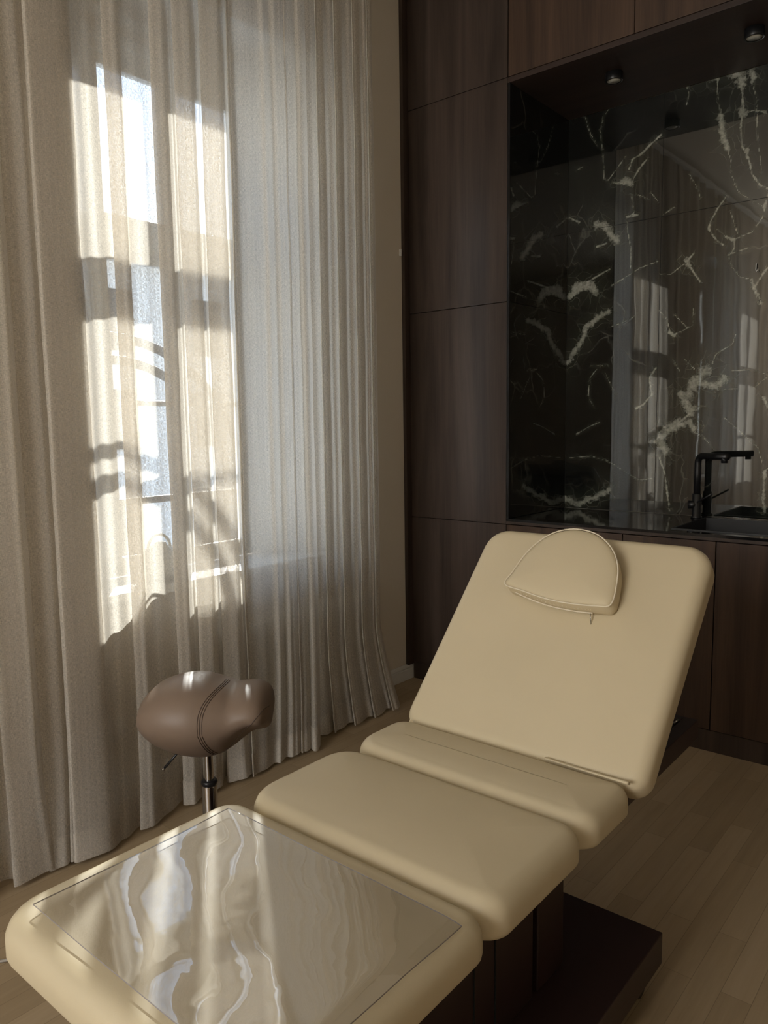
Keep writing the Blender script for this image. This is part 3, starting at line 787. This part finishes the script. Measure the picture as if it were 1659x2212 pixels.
# spotlights
def spot(x, y, lab):
    c = empty('spotlight', (x, y, 2.925), lab, 'spotlight', 'round surface spotlights under the soffit')
    s = bmesh.new(); lathe(s, [(.031, 0), (.037, 0), (.038, .002), (.038, .036), (0, .036)], (x, y, 2.925), 40); obj('housing', s, M_black, c, True)
    s = bmesh.new(); lathe(s, [(0, .002), (.0305, .002), (.0305, .006), (0, .006)], (x, y, 2.925), 40); obj('lens', s, M_lens, c, True)
spot(-1.535, 3.50, 'round black spotlight under the soffit nearer the tall cabinet')
spot(-.945, 3.50, 'round black spotlight under the soffit at the top right corner')

# ------------------------------------------------------------------ treatment bed
BX0, BX1, ZT, ZB = -1.325, -.640, .582, .506
bed = empty('treatment_bed', (-.98, 1.3, 0), 'cream upholstered treatment bed with raised backrest on a dark wooden base', 'treatment bed')
obj('leg_cushion', pad(BX0, BX1, .502, 1.039, ZB, ZT, rc=(.085, .08, .05, .06), rt=.040), M_cream, bed, True)
obj('thigh_cushion', pad(BX0 + .005, BX1, 1.041, 1.404, ZB, ZT, rc=(.10, .055, .055, .085), rt=.040), M_cream, bed, True)
obj('seat_cushion', pad(BX0 + .005, BX1, 1.407, 1.640, ZB, ZT, rc=(.09, .055, .04, .06), rt=.040), M_cream, bed, True)
TH = math.radians(46.5); P0 = Vector((0, 1.645, .585))
ey = Vector((0, math.cos(TH), math.sin(TH))); ez = Vector((0, -math.sin(TH), math.cos(TH)))
MB = Matrix(((1, 0, 0, P0.x), (0, ey.y, ez.y, P0.y), (0, ey.z, ez.z, P0.z), (0, 0, 0, 1)))
b_ = pad(-1.315, -.618, -.025, .672, -.080, .0, rc=(.05, .05, .075, .075), rt=.034)
b_.transform(MB); obj('backrest_cushion', b_, M_cream, bed, True)
b_ = pad(-1.295, -.665, -.040, .02, -.030, -.010, rc=(.01, .01, .01, .01), rt=.008, rb=.006, crown=0)
b_.transform(MB); obj('hinge_flap', b_, M_cream, bed, True)
s = bmesh.new()
bx(s, -1.20, -.72, .0, .62, -.105, -.081, bev=.004); s.transform(MB); obj('backrest_board', s, M_bedwood, bed)
# flap of cover cloth standing proud along the hinge
b_ = bmesh.new()
N = 30; rows_ = []
for i in range(N + 1):
    t = i / N; x = -.86 + t * .215
    h = .0005 + .005 * t ** 2
    y0 = 1.628 - .010 * t
    sec = [(y0, ZT + .000), (y0 - .004, ZT + .001 + h * .5), (y0 - .001, ZT + .002 + h), (y0 + .006, ZT + .001 + h), (y0 + .010, ZT + h * .5), (y0 + .012, ZT - .004)]
    rows_.append([b_.verts.new((x, a, b)) for a, b in sec])
for a, b in zip(rows_[:-1], rows_[1:]):
    for k in range(5): b_.faces.new((a[k], b[k], b[k + 1], a[k + 1]))
b_.faces.new(rows_[-1][::-1]); b_.faces.new(rows_[0])
obj('cover_flap', b_, M_cream, bed, True)
for x0, x1 in ((-1.30, -1.262), (-.705, -.667)):
    obj('side_rail', box(x0 + (.04 if x0 < -1 else -.05), x1 + (.04 if x0 < -1 else -.05), .56, 1.625, .452, .504, bev=.002), M_bedwood, bed)
    obj('head_rail', box(x0, x1, 1.648, 2.175, .500, .556, bev=.002), M_bedwood, bed)
    obj('rail_bracket', box(x0 + (.01 if x0 < -1 else -.02), x1 + (.01 if x0 < -1 else -.02), 1.56, 1.70, .462, .5, bev=.002), M_bedwood, bed)
obj('cross_bar', box(-1.262, -.705, 2.135, 2.175, .500, .556, bev=.002), M_bedwood, bed)
obj('cross_bar', box(-1.262, -.705, .58, .62, .455, .504, bev=.002), M_bedwood, bed)
s = bmesh.new(); tube(s, [(-.708, 2.128, .560), (-.716, 2.114, .552)], .003, 8); obj('bolt', s, M_steel, bed, True)
# lifting column in two telescoping parts, on the plinth base
s = bmesh.new(); bx(s, -1.205, -.750, 1.398, 1.518, .158, .452, bev=.003); obj('lift_column', s, M_bedwood, bed)
s = bmesh.new(); bx(s, -1.205, -.752, .90, 1.380, .158, .452, bev=.003)
obj('lift_column', s, M_bedwood, bed)
for yy in (1.222, 1.145):
    obj('column_groove', box(-.7525, -.750, yy, yy + .004, .160, .45), M_gap, bed)
obj('column_core', box(-1.19, -.765, 1.370, 1.41, .158, .452), M_gap, bed)
s = bmesh.new(); bx(s, -1.30, -.610, .66, 1.768, .075, .158, bev=.003); obj('base_plinth', s, M_bedwood, bed)
for px, py in ((-.655, 1.72), (-1.255, 1.72), (-.655, .71), (-1.255, .71)):
    c = bmesh.new(); tube(c, [(px - .014, py, .030), (px + .014, py, .030)], .030, 24); 
    bx(c, px - .018, px + .018, py - .012, py + .012, .052, .075)
    obj('caster', c, M_blackp, bed, True)

# headrest cushion leaning on the backrest
head = empty('head_cushion', (-.98, 1.92, .88), 'cream half-moon head cushion lying on the raised backrest', 'cushion')
HO = [(-1.137, .432), (-1.130, .475), (-1.112, .545), (-1.080, .600), (-1.040, .632), (-.985, .645), (-.920, .632), (-.866, .592), (-.832, .540), (-.816, .480), (-.812, .415), (-.850, .404), (-.925, .400), (-1.000, .404), (-1.075, .418)]
HC = catmull([(x, s_, 0) for x, s_ in HO], 5, closed=True)
def head_ring(bm, ins, h, cx=-.975, cs=.515, slope=0.0):
    out = []
    for p in HC:
        d = Vector((p.x - cx, p.y - cs, 0)); l = d.length
        q = d * max(0, (l - ins) / l)
        out.append(bm.verts.new(MB @ Vector((cx + q.x, cs + q.y, h))))
    return out
bm = bmesh.new()
prof = [(.008, .0068), (.001, .010), (.0, .016), (.0, .047), (.003, .054), (.010, .058), (.022, .061), (.05, .064), (.09, .066), (.12, .067)]
rg = [head_ring(bm, i, h) for i, h in prof]
n = len(rg[0])
for a, b in zip(rg[:-1], rg[1:]):
    for k in range(n): bm.faces.new((a[k], a[(k + 1) % n], b[(k + 1) % n], b[k]))
bm.faces.new(rg[0][::-1]); bm.faces.new(rg[-1])
bmesh.ops.recalc_face_normals(bm, faces=bm.faces)
obj('cushion_body', bm, M_cream, head, True)
bm = bmesh.new(); tube(bm, [MB @ Vector((p.x + (p.x + .975) * .004, p.y + (p.y - .515) * .004, .0545)) for p in HC], .0021, 8, closed=True); obj('piping', bm, M_thread_l, head, True)
low = [p for p in catmull([(x, s_, 0) for x, s_ in HO[-4:] + HO[:1]][::1], 10)]
zl = catmull([(-.868, .398, .020), (-.925, .396, .020), (-1.0, .400, .021), (-1.075, .414, .024), (-1.120, .426, .030)], 8)
bm = bmesh.new(); tube(bm, [MB @ Vector((p.x, p.y + .001, p.z)) for p in zl], .0022, 8); obj('zipper', bm, M_thread_l, head, True)
bm = bmesh.new(); P_ = catmull([(-.868, .400, .036), (-.925, .398, .036), (-1.0, .402, .037), (-1.075, .416, .038), (-1.120, .428, .040)], 12)
for a, b in list(zip(P_[:-1], P_[1:]))[::2]: tube(bm, [MB @ a, MB @ (a.lerp(b, .6))], .0009, 5)
obj('stitching', bm, M_thread_l, head)
bm = bmesh.new(); q0 = MB @ Vector((-.872, .396, .022)); tube(bm, [q0, q0 + Vector((.001, -.004, -.012)), q0 + Vector((.003, -.003, -.030))], .0016, 8); obj('zip_pull', bm, M_steel, head, True)

# clear vinyl sheet on the foot of the bed
bm = bmesh.new(); NX, NY = 90, 66
SHX0, SHX1, SHY0, SHY1 = -1.255, -.660, .552, .972
g = []
def sheet_z(x, y):
    u = (x - SHX0) / (SHX1 - SHX0); v = (y - SHY0) / (SHY1 - SHY0)
    z = ZT + .0095
    z += .0022 * math.sin(5.2 * u + 1.1 + 2.0 * v) * math.sin(3.6 * v + .4)
    z += .0016 * mnoise.noise(Vector((x * 6, y * 9, 2.0)))
    z += .0045 * math.exp(-((u - .0) ** 2 + (v - 1) ** 2) / .05) + .003 * math.exp(-(u ** 2 + v ** 2) / .03)
    z -= .004 * max(0, (u - .93) / .07) ** 2
    return z
for j in range(NY + 1):
    g.append([bm.verts.new((SHX0 + (SHX1 - SHX0) * i / NX, SHY0 + (SHY1 - SHY0) * j / NY, sheet_z(SHX0 + (SHX1 - SHX0) * i / NX, SHY0 + (SHY1 - SHY0) * j / NY))) for i in range(NX + 1)])
for j in range(NY):
    for i in range(NX): bm.faces.new((g[j][i], g[j][i + 1], g[j + 1][i + 1], g[j + 1][i]))
sheet = solo('protective_sheet', bm, M_sheet, (-.957, .76, ZT), smooth=True, label='clear glossy vinyl sheet lying on the foot end of the cream bed', category='protective sheet')
# its cut edge, a finger's width of visible thickness
bm = bmesh.new()
ring = [(SHX0 + (SHX1 - SHX0) * i / 40, SHY0) for i in range(41)] + [(SHX1, SHY0 + (SHY1 - SHY0) * i / 30) for i in range(1, 31)] + [(SHX1 - (SHX1 - SHX0) * i / 40, SHY1) for i in range(1, 41)] + [(SHX0, SHY1 - (SHY1 - SHY0) * i / 30) for i in range(1, 30)]
a = [bm.verts.new((x, y, sheet_z(x, y) + .0002)) for x, y in ring]; b = [bm.verts.new((x, y, sheet_z(x, y) - .0022)) for x, y in ring]
for k in range(len(ring)): bm.faces.new((a[k], a[(k + 1) % len(ring)], b[(k + 1) % len(ring)], b[k]))
M_edge = plain('vinyl_cut_edge', (.26, .235, .24), .3)
bmesh.ops.translate(bm, verts=bm.verts, vec=-Vector((-.957, .76, ZT)))
eo = obj('sheet_edge', bm, M_edge); eo.parent = sheet

# ------------------------------------------------------------------ saddle stool
SC = Vector((-1.905, 1.405, 0))
stool = empty('saddle_stool', SC, 'taupe leather saddle stool on a chrome gas column beside the curtain', 'stool')
e1 = Vector((.768, .640, 0)).normalized(); e2 = Vector((.640, -.768, 0)).normalized()   # along the seat, and across it
px2m = 2.375 / 1660
CX, CZ, ZC0 = 448, 1550, 0.508
prof_px = [(305, 1553, 1558, .02), (308, 1530, 1572, .055), (316, 1508, 1586, .085), (332, 1490, 1600, .115), (356, 1474, 1614, .140), (390, 1464, 1626, .158), (430, 1460, 1632, .165), (462, 1466, 1630, .160), (490, 1474, 1621, .150), (512, 1482, 1608, .142), (532, 1481, 1593, .140), (552, 1482, 1580, .140), (568, 1486, 1577, .136), (580, 1494, 1574, .122), (588, 1510, 1566, .09), (591, 1530, 1552, .035)]
bm = bmesh.new(); rings = []; NS = 28
PX = catmull([(a, b, c) for a, b, c, d in prof_px], 3); WD = catmull([(d, 0, 0) for a, b, c, d in prof_px], 3)
for p, w in zip(PX, WD):
    u = (p.x - CX) * px2m; zt = ZC0 + (CZ - p.y) * px2m * 1.02; zb = ZC0 + (CZ - p.z) * px2m * 1.02
    zc = (zt + zb) / 2; hz = max((zt - zb) / 2, .002); w_ = w.x
    ring = []
    for k in range(NS):
        a = 2 * math.pi * k / NS
        ca, sa = math.cos(a), math.sin(a)
        # arched like a horse's back: sides droop, belly flattened
        v = w_ * math.copysign(abs(ca) ** .85, ca)
        h = hz * math.copysign(abs(sa) ** .9, sa)
        if sa < 0: v *= 1 - (.40 + .35 * max(0, min(1, (u - .06) / .08))) * abs(sa)
        droop = 0
        ring.append(bm.verts.new(SC + e1 * u + e2 * v + Vector((0, 0, zc + h - droop))))
    rings.append(ring)
for a, b in zip(rings[:-1], rings[1:]):
    for k in range(NS): bm.faces.new((a[k], a[(k + 1) % NS], b[(k + 1) % NS], b[k]))
bm.faces.new(rings[0]); bm.faces.new(rings[-1][::-1])
bmesh.ops.recalc_face_normals(bm, faces=bm.faces)
seam_rings = [[v.co.copy() for v in r_] for r_ in rings]
obj('seat', bm, M_brown, stool, True)
def seam(path, nm, r=.0011, parent=stool):
    """path of (ring position, angle degrees) laid on the seat skin"""
    pts = []
    for t, a in path:
        i = min(int(t), len(seam_rings) - 2); f = t - i; k = (a % 360) / 360 * NS; k0 = int(k) % NS; fk = k - int(k); k1 = (k0 + 1) % NS
        q = (seam_rings[i][k0].lerp(seam_rings[i][k1], fk)).lerp(seam_rings[i + 1][k0].lerp(seam_rings[i + 1][k1], fk), f)
        ctr = sum(seam_rings[i], Vector()) / NS
        pts.append(q + (q - ctr).normalized() * .0006)
    b = bmesh.new(); tube(b, pts, r, 6); return obj(nm, b, M_thread, parent, True)
for o_ in (0, .45, .9):
    seam([(20.3 + o_ + 4.2 * math.sin(max(0, a - 15) / 85 * 1.57) ** 2 * .9 + (0 if a > 0 else (-a / 60) * 1.6), a) for a in range(98, -62, -4)], 'stitch_line')
seam([(t, 62 - 128 * ((43.0 - t) / 19.0) ** .85) for t in [43 - .5 * k for k in range(39)]], 'edge_seam')
seam([(t, -66 - 3 * math.sin(t / 24 * 3.1)) for t in [24 - .5 * k for k in range(44)]], 'edge_seam')
s = bmesh.new(); lathe(s, [(0, .0), (.024, .0), (.030, .008), (.030, .03), (0, .03)], (SC.x, SC.y, .392), 32); obj('seat_plate', s, M_blackp, stool, True)
s = bmesh.new(); lathe(s, [(.0145, .27), (.0145, .39)], (SC.x, SC.y, 0), 32); obj('piston', s, M_chrome, stool, True)
s = bmesh.new(); lathe(s, [(.0145, .286), (.023, .286), (.0255, .292), (.0255, .298), (.022, .303), (.0148, .303)], (SC.x, SC.y, 0), 32); obj('collar', s, M_blackp, stool, True)
s = bmesh.new(); lathe(s, [(.0225, .286), (.0235, .283), (.0235, .06), (.03, .05), (.034, .045)], (SC.x, SC.y, 0), 40); obj('gas_column', s, M_chrome, stool, True)
s = bmesh.new(); lathe(s, [(0, .006), (.255, .006), (.265, .012), (.265, .022), (.22, .034), (.06, .046), (0, .048)], (SC.x, SC.y, 0), 64); obj('base_disc', s, M_blackp, stool, True)
for k in range(5):
    a = 2 * math.pi * k / 5 + .3; s = bmesh.new(); lathe(s, [(0, 0), (.018, 0), (.018, .007), (0, .007)], (SC.x + .19 * math.cos(a), SC.y + .19 * math.sin(a), 0), 20); obj('glide', s, M_blackp, stool, True)
l0 = SC + e1 * (-.085) + e2 * .03 + Vector((0, 0, .405)); l1 = SC + e1 * (-.125) + e2 * .045 + Vector((0, 0, .362))
s = bmesh.new(); tube(s, [SC + Vector((0, 0, .398)), l0, l1], .0042, 10); lv = obj('height_lever', s, M_blackp, stool, True)
s = bmesh.new(); tube(s, [l1, l1 + (l1 - l0).normalized() * .008], .0045, 10); obj('lever_tip', s, M_steel, lv, True)

# cable on the floor by the bed foot
s = bmesh.new(); tube(s, catmull([(-2.35, .55, .006), (-2.12, .64, .005), (-1.99, .80, .005), (-1.88, .98, .005), (-1.62, 1.08, .005), (-1.33, 1.02, .005)], 10), .004, 8)
solo('power_cable', s, plain('pale_cable', (.42, .38, .33), .5), (-1.9, .8, 0), smooth=True, label='thin pale power cable trailing over the floor left of the bed foot', category='cable')
